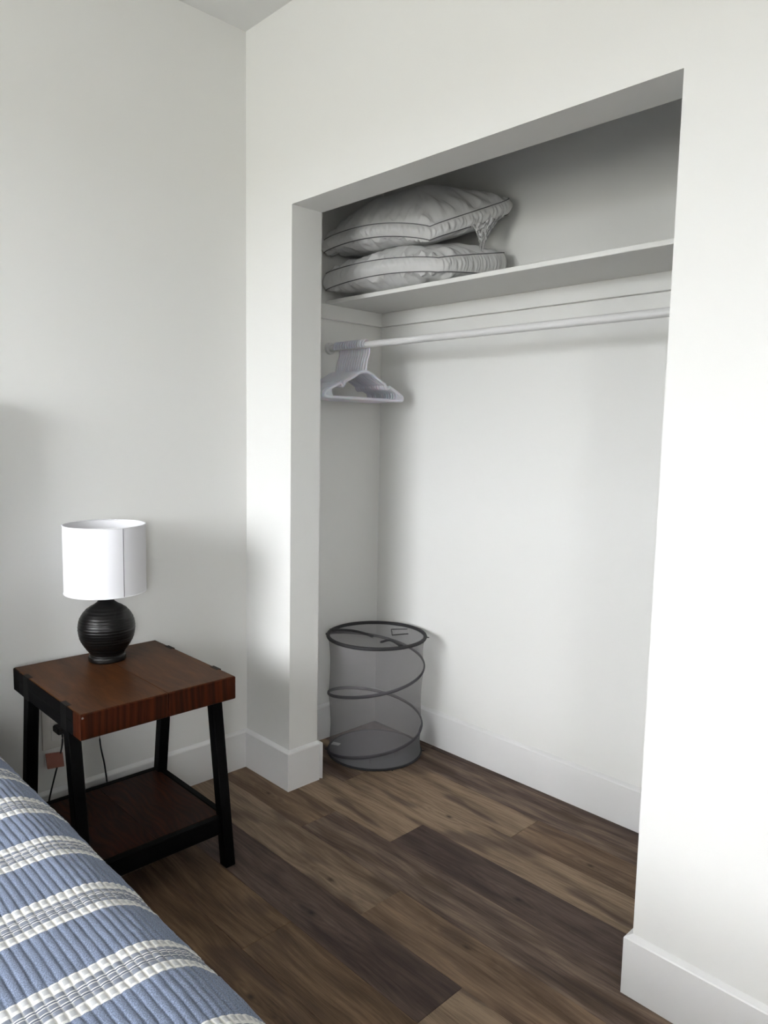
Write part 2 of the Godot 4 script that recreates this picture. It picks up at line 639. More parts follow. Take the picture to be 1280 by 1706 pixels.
func pillow(label: String, plan4: Array, lo: Array, hi: Array, lift: float, dome: float, belly: float, floor_y: float, sd: int, m: Material, pipe: Material, extras: bool) -> void:
	var under := crown        # the pillow below, if there is one
	var root := thing("pillow", Vector3(0.3, floor_y, -0.5), label, "pillow", "gusseted pillows stacked on the closet shelf")
	var nz := noise(sd, 1.0, 2)
	var N := 96
	var lerp4 := func(q: Array, u: float, w: float) -> float:
		return lerpf(lerpf(q[0], q[1], u), lerpf(q[3], q[2], u), w)
	# position in plan of the seam grid
	var at := func(u: float, w: float) -> Vector2:
		var a: Vector2 = plan4[0].lerp(plan4[1], u).lerp(plan4[3].lerp(plan4[2], u), w)
		var c: Vector2 = (plan4[0] + plan4[1] + plan4[2] + plan4[3]) / 4.0
		var s := u * 2.0 - 1.0
		var t := w * 2.0 - 1.0
		# round the corners a little and let the sides bow out
		return c + (a - c) * (1.0 - 0.055 * pow(s * s * t * t, 3.0)) * (1.0 + 0.02 * (1.0 - s * s * t * t))
	var edge_lift := func(u: float) -> float:
		return lift * sin(PI * clampf(u, 0.0, 1.0))
	for top in [true, false]:
		var p := PackedVector3Array()
		var t := PackedVector2Array()
		for j in N + 1:
			for i in N + 1:
				# crowd the grid towards the edges
				var u := 0.5 - 0.5 * cos(PI * i / N)
				var w := 0.5 - 0.5 * cos(PI * j / N)
				var q: Vector2 = at.call(u, w)
				var s := absf(u * 2.0 - 1.0)
				var r := absf(w * 2.0 - 1.0)
				var puff := pow(1.0 - pow(s, 2.4), 0.8) * pow(1.0 - pow(r, 2.4), 0.8)
				var du := minf(u, 1.0 - u)
				var dw := minf(w, 1.0 - w)
				var near := minf(du, dw)
				# gathers run in from the seam
				var along := q.x if dw < du else q.y
				var blend := smoothstep(-0.08, 0.08, du - dw)
				var g := lerpf(nz.get_noise_2d(q.y * 24.0, near * 3.0 + 7.0), nz.get_noise_2d(q.x * 24.0, near * 3.0), blend)
				g += 0.25 * lerpf(nz.get_noise_2d(q.y * 60.0 + 3.0, near * 4.0), nz.get_noise_2d(q.x * 60.0 + 5.0, near * 4.0), blend)
				var crease := 0.029 * g * smoothstep(0.0, 0.03, near) * exp(-near / 0.13)
				crease += 0.011 * nz.get_noise_2d(q.x * 5.0 + along * 2.0, q.y * 7.0) * smoothstep(0.02, 0.15, near)
				var y: float
				if top:
					y = lerp4.call(hi, u, w) + edge_lift.call(u) * (1.0 - w) + dome * puff + crease
				else:
					y = lerp4.call(lo, u, w) + edge_lift.call(u) * (1.0 - w) - belly * puff - crease * 0.7
					y = maxf(y, floor_y + 0.001)
					if under.size() > 0:
						y = maxf(y, under[p.size()] + 0.001)
				p.append(Vector3(q.x, y, q.y))
				t.append(Vector2(u, w))
		var mb := MB.new()
		mb.grid(p, N + 1, N + 1, t, Vector3.ZERO, false, -1 if top else 1)
		# the sheet must look outwards
		var up := 0.0
		for k in mb.n.size():
			up += mb.n[k].y
		if (up > 0.0) != top:
			mb = MB.new()
			mb.grid(p, N + 1, N + 1, t, Vector3.ZERO, false, 1 if top else -1)
		if top:
			crown = PackedFloat32Array()
			for q in p:
				crown.append(q.y)
		obj("top_panel" if top else "bottom_panel", mb, m, root)
	# the border strip between the two seams, and the piping on them
	var ring := []
	var M := 90
	for k in M: ring.append(Vector2(float(k) / M, 0))
	for k in M: ring.append(Vector2(1, float(k) / M))
	for k in M: ring.append(Vector2(1.0 - float(k) / M, 1))
	for k in M: ring.append(Vector2(0, 1.0 - float(k) / M))
	var rows := 9
	var p := PackedVector3Array()
	var t := PackedVector2Array()
	var hi_line := PackedVector3Array()
	var lo_line := PackedVector3Array()
	var c2: Vector2 = (plan4[0] + plan4[1] + plan4[2] + plan4[3]) / 4.0
	for r in rows:
		for k in ring.size():
			var u: float = ring[k].x
			var w: float = ring[k].y
			var q: Vector2 = at.call(u, w)
			var e: float = edge_lift.call(u) * (1.0 - w)
			var y0: float = lerp4.call(lo, u, w) + e
			var y1: float = lerp4.call(hi, u, w) + e
			y0 = maxf(y0, floor_y + 0.001)
			var f := float(r) / (rows - 1)
			var out := (q - c2).normalized()
			var wr := 0.5 + 0.5 * nz.get_noise_2d(k * 0.35, f * 0.8 + 40.0)
			var side := sin(PI * f) * (0.005 + 0.013 * wr)
			if q.x + out.x * side < 0.004 or q.y + out.y * side < -D + 0.004:
				side = 0.0
			var pt := Vector3(q.x + out.x * side, lerpf(y0, y1, f), q.y + out.y * side)
			p.append(pt)
			t.append(Vector2(float(k) / ring.size(), f))
			if r == 0: lo_line.append(pt + Vector3(out.x, 0, out.y) * 0.001)
			if r == rows - 1: hi_line.append(pt + Vector3(out.x, 0, out.y) * 0.001)
	var mb2 := MB.new()
	mb2.grid(p, rows, ring.size(), t, Vector3(c2.x, lerpf(lo[0], hi[0], 0.5), c2.y), true)
	var border := obj("border_strip", mb2, m, root)
	for line in [hi_line, lo_line]:
		mb2 = MB.new()
		mb2.tube(line, 0.0017, 6, true)
		obj("piping", mb2, pipe, border)
	if extras:
		# crumpled clear wrap hanging from the right side, and a slim care tag
		var cm := mat(Color(0.90, 0.90, 0.90, 0.8), 0.4)
		cm.transparency = BaseMaterial3D.TRANSPARENCY_ALPHA
		var q := PackedVector3Array()
		var tt := PackedVector2Array()
		var rr := 24
		var cc := 30
		for a in rr:
			for b in cc:
				var f := float(a) / (rr - 1)
				var g := float(b) / (cc - 1)
				var w := lerpf(0.42, 0.86, lerpf(g, 0.42 + 0.25 * g, f))
				var k: Vector2 = at.call(1.0, w)
				var y: float = lerp4.call(lo, 1.0, w) + 0.004 - f * 0.105 * sin(PI * clampf(0.08 + g * 0.84, 0, 1))
				var cr := 0.012 * nz.get_noise_3d(g * 16.0, f * 9.0, 3.0)
				q.append(Vector3(k.x + 0.008 - 0.03 * f + cr, y + 0.006 * nz.get_noise_2d(g * 12.0, f * 7.0), k.y + cr))
				tt.append(Vector2(f, g))
		mb2 = MB.new()
		mb2.grid(q, rr, cc, tt, Vector3(0, 2, -0.5))
		var wrap := obj("clear_wrap", mb2, cm, root)
		wrap.set_meta("label", "crumpled clear wrap hanging from the pillow's side")

func pillows(ys: float) -> void:
	var cotton := mat(Color(0.83, 0.83, 0.83), 0.75)
	cotton.rim_enabled = true
	cotton.rim = 0.3
	var pipe := mat(Color(0.40, 0.40, 0.41), 0.8)
	pillow("white gusseted pillow with dark piping lying directly on the closet shelf",
		[Vector2(0.022, -0.325), Vector2(0.585, -0.372), Vector2(0.683, -0.618), Vector2(0.03, -0.645)],
		[1.800, 1.800, 1.812, 1.83], [1.862, 1.846, 1.890, 1.90], 0.020, 0.055, 0.045, ys, 21, cotton, pipe, false)
	pillow("white gusseted pillow with dark piping lying on top of the other pillow",
		[Vector2(0.012, -0.322), Vector2(0.54, -0.372), Vector2(0.695, -0.622), Vector2(0.02, -0.645)],
		[1.940, 1.910, 2.02, 2.00], [1.986, 1.955, 2.07, 2.05], 0.03, 0.115, 0.045, 1.86, 22, cotton, pipe, true)

# ------------------------------------------------------------------ nightstand
const NT := 0.569
const NX0 := 0.049
const NX1 := 0.530
const NZ0 := 0.388
const NZ1 := 0.829

func nightstand() -> void:
	var root := thing("nightstand", Vector3(0.29, 0, 0.606), "dark wooden nightstand with black splayed legs and a low shelf under the lamp", "nightstand")
	var top := textured(timber_image(77, Color(0.165, 0.095, 0.052), Color(0.35, 0.215, 0.12), 0.03), 0.38)
	var edge := textured(timber_image(88, Color(0.10, 0.040, 0.018), Color(0.30, 0.13, 0.055), 0.14), 0.45)
	var shelfm := textured(timber_image(99, Color(0.09, 0.04, 0.022), Color(0.26, 0.125, 0.065), 0.18), 0.4)
	for m in [top, edge, shelfm]:
		m.uv1_scale = Vector3(2, 2, 1)
		m.metallic_specular = 0.22
	var black := mat(Color(0.03, 0.029, 0.031), 0.6, 0.0, 0.2)
	var iron := mat(Color(0.045, 0.042, 0.042), 0.55, 0.0, 0.25)
	# a top of three boards over a deep apron edge
	var cuts := [NZ0, NZ0 + 0.208, NZ1]
	for k in 2:
		var mb := MB.new()
		mb.box(Vector3(NX0 + 0.003, NT - 0.03, cuts[k] + (0.0003 if k else 0.003)), Vector3(NX1 - 0.003, NT, cuts[k + 1] - (0.0003 if k < 1 else 0.003)), 0.0012)
		for i in mb.uv.size():
			mb.uv[i] += Vector2(0.13 * k, 0.21 * k)
		obj("top_board", mb, top, root)
	# apron boards: end-grain strips on the front, dark sides
	for s in [[NX1 - 0.045, NX1], [NX0, NX0 + 0.045]]:
		var zs := [NZ0, NZ0 + 0.208, NZ1]
		for k in 2:
			var mb := MB.new()
			mb.box(Vector3(s[0], NT - 0.066, zs[k] + 0.0003), Vector3(s[1], NT - 0.0012, zs[k + 1] - 0.0003), 0.0022, 1)
			for i in mb.uv.size():
				mb.uv[i] = mb.uv[i] * Vector2(0.35, 1.0) + Vector2(0.1, 0.07 * k)
			obj("apron_board", mb, edge if s[1] == NX1 else black, root)
	for s in [[NZ0, NZ0 + 0.02], [NZ1 - 0.02, NZ1]]:
		var mb := MB.new()
		mb.box(Vector3(NX0 + 0.0453, NT - 0.066, s[0]), Vector3(NX1 - 0.0453, NT - 0.0303, s[1]), 0.002, 0)
		mb.box(Vector3(NX0 + 0.0453, NT - 0.03, s[0] if s[0] < 0.5 else s[1] - 0.002), Vector3(NX1 - 0.0453, NT - 0.002, s[0] + 0.002 if s[0] < 0.5 else s[1]), 0.0006, 0)
		var side := obj("apron_side", mb, black, root)
		side.set_meta("label", "black side of the apron")
	# splayed legs in line with the black straps that lap over the edge of the top
	for front: bool in [true, false]:
		for sz: float in [-1.0, 1.0]:
			var z0 := NZ0 if sz < 0.0 else NZ1 - 0.032
			var top_x := 0.415 if front else 0.137       # inner-left edge under the top
			var foot_x := 0.4925 if front else 0.0655
			var c := []
			for i in 8:
				var x := (top_x if i & 2 else foot_x) + (0.0335 if i & 1 else 0.0)
				c.append(Vector3(x, NT - 0.031 if i & 2 else 0.0, z0 + (0.032 if i & 4 else 0.0)))
			var mb := MB.new()
			mb.hexa(c, 0.002, 1)
			obj("leg", mb, black, root)
			var xs := top_x + (0.0145 if front else 0.019)
			var ze := NZ1 if sz > 0.0 else NZ0
			mb = MB.new()
			mb.box(Vector3(xs - 0.02, NT - 0.066, minf(ze, ze + sz * 0.0012)), Vector3(xs + 0.02, NT + 0.0005, maxf(ze, ze + sz * 0.0012)), 0.0004)
			mb.box(Vector3(xs - 0.02, NT - 0.0005, minf(ze + sz * 0.0012, ze - sz * 0.013)), Vector3(xs + 0.02, NT + 0.0005, maxf(ze + sz * 0.0012, ze - sz * 0.013)), 0.0002)
			obj("strap", mb, iron, root)
	# bright nail at the front corner
	var nail := MB.new()
	nail.tube(PackedVector3Array([Vector3(NX1 - 0.001, NT - 0.009, NZ1 - 0.007), Vector3(NX1 + 0.0012, NT - 0.009, NZ1 - 0.007)]), 0.0028, 10)
	obj("nail", nail, mat(Color(0.75, 0.74, 0.74), 0.25, 0.9), root)
	# lower shelf on rails
	var ysh := 0.146
	for k in 2:
		var mb := MB.new()
		var a := 0.411 + 0.396 * k / 2.0
		mb.box(Vector3(0.096, ysh - 0.02, a + 0.0004), Vector3(0.478, ysh, a + 0.198 - 0.0004), 0.001)
		for i in mb.uv.size():
			mb.uv[i] += Vector2(0.2 * k, 0.33 * k)
		obj("shelf_board", mb, shelfm, root)
	for s in [[0.479, 0.502, 0.411, 0.807], [0.074, 0.095, 0.411, 0.807], [0.10, 0.478, NZ0 + 0.002, 0.410], [0.10, 0.478, 0.808, NZ1 - 0.002]]:
		var mb := MB.new()
		mb.box(Vector3(s[0], ysh - 0.05, s[2]), Vector3(s[1], ysh + 0.001, s[3]), 0.002)
		obj("rail", mb, black, root)

# ------------------------------------------------------------------ lamp
func lamp() -> void:
	var c := Vector3(0.147, NT, 0.593)
	var root := thing("table_lamp", c, "table lamp with a white drum shade and round black ridged base on the nightstand", "lamp")
	var clay := mat(Color(0.03, 0.029, 0.029), 0.36, 0.0, 0.4)
	var raw := [Vector2(0.0001, 0.0), Vector2(0.0555, 0.0), Vector2(0.0572, 0.003), Vector2(0.0572, 0.0125), Vector2(0.0555, 0.016), Vector2(0.052, 0.0178), Vector2(0.0525, 0.022), Vector2(0.0585, 0.031), Vector2(0.0655, 0.040), Vector2(0.0735, 0.0515), Vector2(0.0795, 0.0625), Vector2(0.0835, 0.0735), Vector2(0.0862, 0.087), Vector2(0.0872, 0.1005), Vector2(0.0862, 0.1125), Vector2(0.083, 0.125), Vector2(0.0775, 0.1365), Vector2(0.070, 0.147), Vector2(0.0595, 0.157), Vector2(0.047, 0.165), Vector2(0.036, 0.171), Vector2(0.0275, 0.1775), Vector2(0.0225, 0.184), Vector2(0.0205, 0.19), Vector2(0.0205, 0.212), Vector2(0.0001, 0.2125)]
	for i in raw.size():
		raw[i].x = maxf(raw[i].x * 0.932, 0.0001)
	var prof := []
	# finely resampled, with the shallow throwing ridges of a turned pot
	for i in raw.size() - 1:
		var steps := 6 if i > 5 and i < 22 else 2
		for k in steps:
			var a: Vector2 = raw[maxi(i - 1, 0)]
			var d: Vector2 = raw[mini(i + 2, raw.size() - 1)]
			var q: Vector2 = raw[i].cubic_interpolate(raw[i + 1], a, d, float(k) / steps) if i > 5 else raw[i].lerp(raw[i + 1], float(k) / steps)
			if i > 5 and i < 22:
				q.x += 0.0008 * sin(q.y * TAU / 0.0085) * (0.6 + 0.4 * sin(q.y * 210.0))
			prof.append(q)
	prof.append(raw[raw.size() - 1])
	var mb := MB.new()
	mb.lathe(c, prof, 72)
	obj("base", mb, clay, root)
	# socket and bulb inside the shade
	mb = MB.new()
	mb.lathe(c, [Vector2(0.0001, 0.2125), Vector2(0.014, 0.2125), Vector2(0.016, 0.22), Vector2(0.016, 0.262), Vector2(0.0001, 0.264)], 24)
	obj("socket", mb, mat(Color(0.05, 0.05, 0.05), 0.5), root)
	mb = MB.new()
	mb.lathe(c, [Vector2(0.0001, 0.264), Vector2(0.013, 0.266), Vector2(0.016, 0.282), Vector2(0.026, 0.300), Vector2(0.029, 0.315), Vector2(0.024, 0.334), Vector2(0.012, 0.343), Vector2(0.0001, 0.345)], 24)
	obj("bulb", mb, mat(Color(0.85, 0.85, 0.83), 0.3), root)
	# drum shade: thin cloth with rolled rims and one vertical seam
	var y0 := 0.2075
	var y1 := 0.4105
	var ro := 0.1157
	var cloth := mat(Color(0.93, 0.93, 0.945), 0.85)
	cloth.backlight_enabled = true
	cloth.backlight = Color(0.3, 0.3, 0.3)
	mb = MB.new()
	mb.lathe(c, [Vector2(ro - 0.0015, y0), Vector2(ro, y0), Vector2(ro, y0 + 0.05), Vector2(ro, y1 - 0.05), Vector2(ro, y1), Vector2(ro - 0.0015, y1)], 96, 1)
	var shade := MB.new()
	var sides := 96
	var prof2 := [Vector2(ro, y0), Vector2(ro, y1), Vector2(ro - 0.0016, y1), Vector2(ro - 0.0016, y0), Vector2(ro, y0)]
	for i in 4:
		for k in sides:
			var a0 := TAU * k / sides
			var a1 := TAU * (k + 1) / sides
			var out := [Vector2(1, 0), Vector2(0, 1), Vector2(-1, 0), Vector2(0, -1)][i] as Vector2
			var id := []
			for e in [[a0, i], [a1, i], [a1, i + 1], [a0, i + 1]]:
				var q: Vector2 = prof2[e[1]]
				id.append(shade.vert(c + Vector3(q.x * cos(e[0]), q.y, q.x * sin(e[0])), Vector3(out.x * cos(e[0]), out.y, out.x * sin(e[0])), Vector2(e[0], q.y)))
			var on := Vector3(out.x * cos(a0), out.y, out.x * sin(a0))
			shade.tri(id[0], id[1], id[2], on)
			shade.tri(id[0], id[2], id[3], on)
	var sh := obj("shade", shade, cloth, root)
	for y in [y0 + 0.0015, y1 - 0.0015]:
		mb = MB.new()
		var ring := PackedVector3Array()
		for k in 96:
			ring.append(c + Vector3((ro - 0.0004) * cos(TAU * k / 96), y, (ro - 0.0004) * sin(TAU * k / 96)))
		mb.tube(ring, 0.0019, 8, true)
		obj("rim", mb, cloth, sh)
	# seam: the overlapping end of the cloth
	mb = MB.new()
	var sa := deg_to_rad(-2.0)
	var pts := PackedVector3Array()
	for k in 2:
		pts.append(c + Vector3((ro + 0.0002) * cos(sa), lerpf(y0 + 0.002, y1 - 0.002, k), (ro + 0.0002) * sin(sa)))
	mb.tube(pts, 0.0009, 6, false, Vector3.RIGHT)
	obj("seam", mb, mat(Color(0.42, 0.42, 0.44), 0.9), sh)
	# three spokes that carry the shade
	mb = MB.new()
	for k in 3:
		var an := TAU * k / 3.0 + 0.4
		mb.tube(PackedVector3Array([c + Vector3(0.015 * cos(an), 0.262, 0.015 * sin(an)), c + Vector3((ro - 0.001) * cos(an), 0.262, (ro - 0.001) * sin(an))]), 0.0015, 6)
	obj("spider", mb, mat(Color(0.6, 0.6, 0.6), 0.4, 0.6), root)
	# cord: over the back edge, down to the floor, along the wall and up to the outlet
	var rubber := mat(Color(0.015, 0.015, 0.016), 0.5)
	mb = MB.new()
	var path := [Vector3(0.09, NT + 0.006, 0.590), Vector3(0.060, NT + 0.004, 0.584), Vector3(0.036, NT - 0.008, 0.580), Vector3(0.032, NT - 0.08, 0.577), Vector3(0.030, 0.40, 0.572), Vector3(0.024, 0.27, 0.571), Vector3(0.026, 0.18, 0.558), Vector3(0.028, 0.10, 0.552), Vector3(0.032, 0.02, 0.560), Vector3(0.042, 0.004, 0.60), Vector3(0.05, 0.004, 0.67), Vector3(0.042, 0.008, 0.735), Vector3(0.032, 0.06, 0.742), Vector3(0.028, 0.12, 0.734), Vector3(0.028, 0.19, 0.716), Vector3(0.034, 0.255, 0.700), Vector3(0.042, 0.30, 0.694), Vector3(0.044, 0.334, 0.694)]
	mb.tube(smooth_path(path, 6), 0.0026, 8)
	var cord := obj("power_cord", mb, rubber, root)
	mb = MB.new()
	mb.box(Vector3(0.0075, 0.330, 0.684), Vector3(0.052, 0.352, 0.710), 0.004)
	obj("plug", mb, rubber, cord)
	mb = MB.new()
	var tc := Vector3(0.034, 0.256, 0.712)
	mb.hexa([tc + Vector3(-0.002, -0.024, 0.026), tc + Vector3(0.004, -0.028, 0.026), tc + Vector3(-0.002, 0.022, 0.03), tc + Vector3(0.004, 0.02, 0.03), tc + Vector3(-0.002, -0.03, -0.024), tc + Vector3(0.004, -0.034, -0.024), tc + Vector3(-0.002, 0.014, -0.02), tc + Vector3(0.004, 0.012, -0.02)], 0.001)
	var tagp := obj("cord_tag", mb, mat(Color(0.56, 0.36, 0.30), 0.7), cord)
	tagp.set_meta("label", "salmon red tag on the black cord")

func outlet() -> void:
	var root := thing("wall_outlet", Vector3(0, 0.345, 0.70), "white wall outlet plate behind the nightstand with a black plug in it", "outlet")
	var pl := mat(Color(0.83, 0.82, 0.80), 0.35)
	var mb := MB.new()
	mb.box(Vector3(0, 0.275, 0.655), Vector3(0.0055, 0.415, 0.74), 0.002)
	var plate := obj("cover_plate", mb, pl, root)
	for y in [0.318, 0.372]:
		mb = MB.new()
		mb.box(Vector3(0.003, y - 0.0185, 0.681), Vector3(0.0072, y + 0.0185, 0.714), 0.002)
		obj("socket", mb, pl, plate)

# ------------------------------------------------------------------ bed and quilt
func bed() -> void:
	var z0 := 1.03
	var z1 := 2.56
	var root := thing("bed", Vector3(1.05, 0, 1.8), "bed with a tall dark wooden headboard under the blue striped quilt", "bed")
	var mb := MB.new()
	mb.box(Vector3(0.13, 0.30, z0 + 0.01), Vector3(2.08, 0.535, z1 - 0.01), 0.05)
	obj("mattress", mb, mat(Color(0.75, 0.75, 0.74), 0.9), root)
	mb = MB.new()
	mb.box(Vector3(0.13, 0.16, z0 + 0.02), Vector3(2.08, 0.30, z1 - 0.02), 0.01)
	obj("bed_frame", mb, mat(Color(0.12, 0.10, 0.09), 0.7), root)
	for x in [0.2, 2.0]:
		for z in [z0 + 0.08, z1 - 0.08]:
			mb = MB.new()
			mb.box(Vector3(x - 0.03, 0, z - 0.03), Vector3(x + 0.03, 0.162, z + 0.03), 0.003)
			obj("leg", mb, mat(Color(0.05, 0.04, 0.04), 0.6), root)
	mb = MB.new()
	mb.box(Vector3(0.016, 0.02, z0 - 0.130), Vector3(0.11, 1.345, z1 + 0.13), 0.012)
	obj("headboard", mb, mat(Color(0.22, 0.16, 0.12), 0.6), root)

func quilt() -> void:
	var zc := 1.108
	var yt := 0.57
	var R := 0.13
	var yc := yt - R
	var zf := 2.48          # far side fold
	var hang := 0.30
	var rib := 0.0122
	var flat := zf - zc
	var arc := R * PI / 2.0
	var total := hang + arc + flat + arc + hang
	# along the bed
	var xs := PackedFloat32Array()
	var xa := 0.14
	var xb := 2.12
	var x := xa
	var g0 := 0.659 - PERIOD * 4.0
	while x < xb:
		xs.append(x)
		var s := fposmod(x - g0, PERIOD)
		x += 0.003 if s < GROUP + 0.003 or s > PERIOD - 0.003 else 0.009
	xs.append(xb)
	# across it
	var ss := PackedFloat32Array()
	var step := rib / 7.0
	var s := 0.0
	while s < total:
		ss.append(s)
		s += step if s < hang + arc + 0.75 else rib / 4.0
	ss.append(total)
	var nz := noise(9, 1.0, 2)
	var p := PackedVector3Array()
	var t := PackedVector2Array()
	var seams := [0.0, 0.25, 0.385, 0.46, 0.54, 0.615, 0.75, 1.0]
	var xdip := PackedFloat32Array()
	for xx in xs:
		var q := fposmod(xx - g0 + 0.02, PERIOD) - 0.02
		var d := 1.0
		for e in seams:
			var k: float = (q - e * GROUP) / 0.0022
			d = minf(d, 1.0 - 0.75 * exp(-k * k))
		xdip.append(d)
	for j in ss.size():
		var a := ss[j]
		var pos: Vector3
		var nn: Vector3
		if a < hang:
			pos = Vector3(0, yc - (hang - a), zc - R); nn = Vector3(0, 0, -1)
		elif a < hang + arc:
			var an := (a - hang) / R
			nn = Vector3(0, sin(an), -cos(an)); pos = Vector3(0, yc, zc) + nn * R
		elif a < hang + arc + flat:
			pos = Vector3(0, yt, zc + a - hang - arc); nn = Vector3.UP
		elif a < hang + 2.0 * arc + flat:
			var an := (a - hang - arc - flat) / R
			nn = Vector3(0, cos(an), sin(an)); pos = Vector3(0, yc, zf) + nn * R
		else:
			pos = Vector3(0, yc - (a - hang - 2.0 * arc - flat), zf + R); nn = Vector3(0, 0, 1)
		var puff := sqrt(absf(sin(PI * a / rib))) * 0.0023
		for i in xs.size():
			var wob := 0.0035 * nz.get_noise_2d(xs[i] * 3.0, a * 4.0) + 0.0012 * nz.get_noise_2d(xs[i] * 30.0, a * 30.0)
			p.append(pos + Vector3(xs[i], 0, 0) + nn * (puff * xdip[i] + wob - 0.002))
			t.append(Vector2((xs[i] - g0) / PERIOD, a / 0.0976))
	var mb := MB.new()
	mb.grid(p, ss.size(), xs.size(), t, Vector3(1.1, 0.2, 1.8))
	var m := textured(quilt_image(), 0.9)
	m.rim_enabled = true
	m.rim = 0.25
	var o := obj("quilt", mb, m, self, Vector3(1.1, 0.14, 1.8))
	tag(o, "blue ribbed quilt with white woven stripes spread over the bed", "quilt")

# ------------------------------------------------------------------ hamper
func hamper() -> void:
	var c := Vector3(0.234, 0, -0.4475)
	var H := 0.472
	var r0 := 0.184
	var r1 := 0.191
	var root := thing("laundry_hamper", c, "round grey mesh pop-up laundry hamper with dark spiral binding in the closet corner", "hamper")
	var net := mat(Color(0.64, 0.63, 0.645, 0.36), 0.95)
	net.transparency = BaseMaterial3D.TRANSPARENCY_ALPHA
	net.cull_mode = BaseMaterial3D.CULL_DISABLED
	var lidm := mat(Color(0.66, 0.66, 0.67, 0.25), 0.95)
	lidm.transparency = BaseMaterial3D.TRANSPARENCY_ALPHA
	lidm.cull_mode = BaseMaterial3D.CULL_DISABLED
	var cloth := mat(Color(0.40, 0.405, 0.42), 0.85)
	var bind := mat(Color(0.15, 0.15, 0.16), 0.7)
	# the wire runs down two turns from the rim, starting at the side away from the camera's right
	var a0 := atan2(0.70, -0.71)
	var helix := func(f: float) -> float:      # f = turns
		return H * (1.0 - f / 2.0)
	var rad := func(y: float, k: float) -> float:   # k = turns within the circle, 0..1
		var ys := [H, H * (1.0 - k / 2.0), H * (1.0 - (k + 1.0) / 2.0), 0.0]
		var r := lerpf(r0, r1, y / H)
		for i in 3:
			if y <= ys[i] and y >= ys[i + 1]:
				var f: float = (y - ys[i + 1]) / maxf(ys[i] - ys[i + 1], 0.001)
				r -= 0.009 * sin(PI * f) * clampf((ys[i] - ys[i + 1]) / 0.15, 0.0, 1.0)
		return r
	var at := func(k: float, y: float, out: float) -> Vector3:
		var an := a0 + TAU * k
		var r: float = rad.call(y, fposmod(k, 1.0)) + out
		return c + Vector3(r * cos(an), y, r * sin(an))
	var nz := noise(4, 1.0, 2)
	var p := PackedVector3Array()
	var t := PackedVector2Array()
	var rows := 60
	var cols := 97
	for j in rows:
		for i in cols:
			var y := 0.004 + (H - 0.006) * j / (rows - 1)
			var k := float(i) / (cols - 1)
			p.append(at.call(minf(k, 0.9999), y, 0.0025 * nz.get_noise_2d(sin(TAU * k) * 3.0, cos(TAU * k) * 3.0 + y * 4.0)))
			t.append(Vector2(k, y))
	var mb := MB.new()
	mb.grid(p, rows, cols, t, c + Vector3(0, 0.2, 0))
	var body := obj("net_body", mb, net, root)
	# solid cloth below the last half turn of the wire, at the front
	p = PackedVector3Array(); t = PackedVector2Array()
	rows = 10
	cols = 61
	for j in rows:
		for i in cols:
			var k := 1.44 + 0.56 * i / (cols - 1)
			var top: float = helix.call(k) * smoothstep(1.43, 1.50, k)
			var y := 0.003 + maxf(top - 0.003, 0.002) * j / (rows - 1)
			p.append(at.call(k, y, 0.0012))
			t.append(Vector2(k, y))
	mb = MB.new()
	mb.grid(p, rows, cols, t, c + Vector3(0, 0.05, 0))
	obj("skirt", mb, cloth, root)
	# wire binding and rings
	var path := PackedVector3Array()
	for i in 241:
		var k := 2.0 * i / 240.0
		path.append(at.call(minf(k, 1.9999), helix.call(k) + 0.004 * (k - 1.0) * 0.0 + (0.004 if i > 238 else 0.0), 0.001))
	mb = MB.new()
	mb.tube(path, 0.0064, 8, false, Vector3.UP, 0.5, 1.0)
	obj("spiral_binding", mb, mat(Color(0.27, 0.265, 0.285), 0.8), root)
	for q in [[H, r1, 0.0072], [0.005, r0 + 0.001, 0.0045]]:
		path = PackedVector3Array()
		for i in 96:
			path.append(c + Vector3(q[1] * cos(TAU * i / 96), q[0], q[1] * sin(TAU * i / 96)))
		mb = MB.new()
		mb.tube(path, q[2], 8, true)
		obj("rim" if q[0] > 0.1 else "base_ring", mb, bind, root)
	# cloth floor of the hamper
	mb = MB.new()
	mb.lathe(c, [Vector2(0.0001, 0.010), Vector2(0.09, 0.0095), Vector2(r0 - 0.003, 0.007), Vector2(r0 - 0.003, 0.002), Vector2(0.0001, 0.002)], 64)
	obj("base_panel", mb, cloth, root)
	mb = MB.new()
	mb.hexa([Vector3(0.083, 0.0102, -0.36), Vector3(0.115, 0.0102, -0.372), Vector3(0.083, 0.0115, -0.36), Vector3(0.115, 0.0115, -0.372), Vector3(0.093, 0.0102, -0.338), Vector3(0.124, 0.0102, -0.352), Vector3(0.093, 0.0115, -0.338), Vector3(0.124, 0.0115, -0.352)])
	var wt := obj("care_tag", mb, mat(Color(0.8, 0.8, 0.8), 0.7), root)
	wt.set_meta("label", "small white care tag on the hamper floor")
	# net lid, sagging a little, with two dark handle straps and a clear tag pocket
	mb = MB.new()
	var lp := []
	for i in 13:
		var f := i / 12.0
		lp.append(Vector2(maxf(r1 * f, 0.0001), H - 0.004 - 0.012 * (1.0 - f * f)))
	mb.lathe(c, lp, 64)
	var lid := obj("net_lid", mb, lidm, root)
	for s in [[Vector3(0.062, H + 0.002, -0.352), Vector3(0.12, H + 0.006, -0.392), Vector3(0.165, H + 0.003, -0.418), Vector3(0.215, H - 0.010, -0.446)], [Vector3(0.285, H - 0.012, -0.425), Vector3(0.325, H + 0.003, -0.428), Vector3(0.365, H + 0.006, -0.420), Vector3(0.405, H + 0.002, -0.410)]]:
		mb = MB.new()
		mb.tube(smooth_path(s, 8), 0.0095, 8, false, Vector3.UP, 1.0, 0.45)
		obj("handle_strap", mb, bind, lid)
	var pocket := mat(Color(0.8, 0.8, 0.82, 0.16), 0.4)
	pocket.transparency = BaseMaterial3D.TRANSPARENCY_ALPHA
	var y := H + 0.004
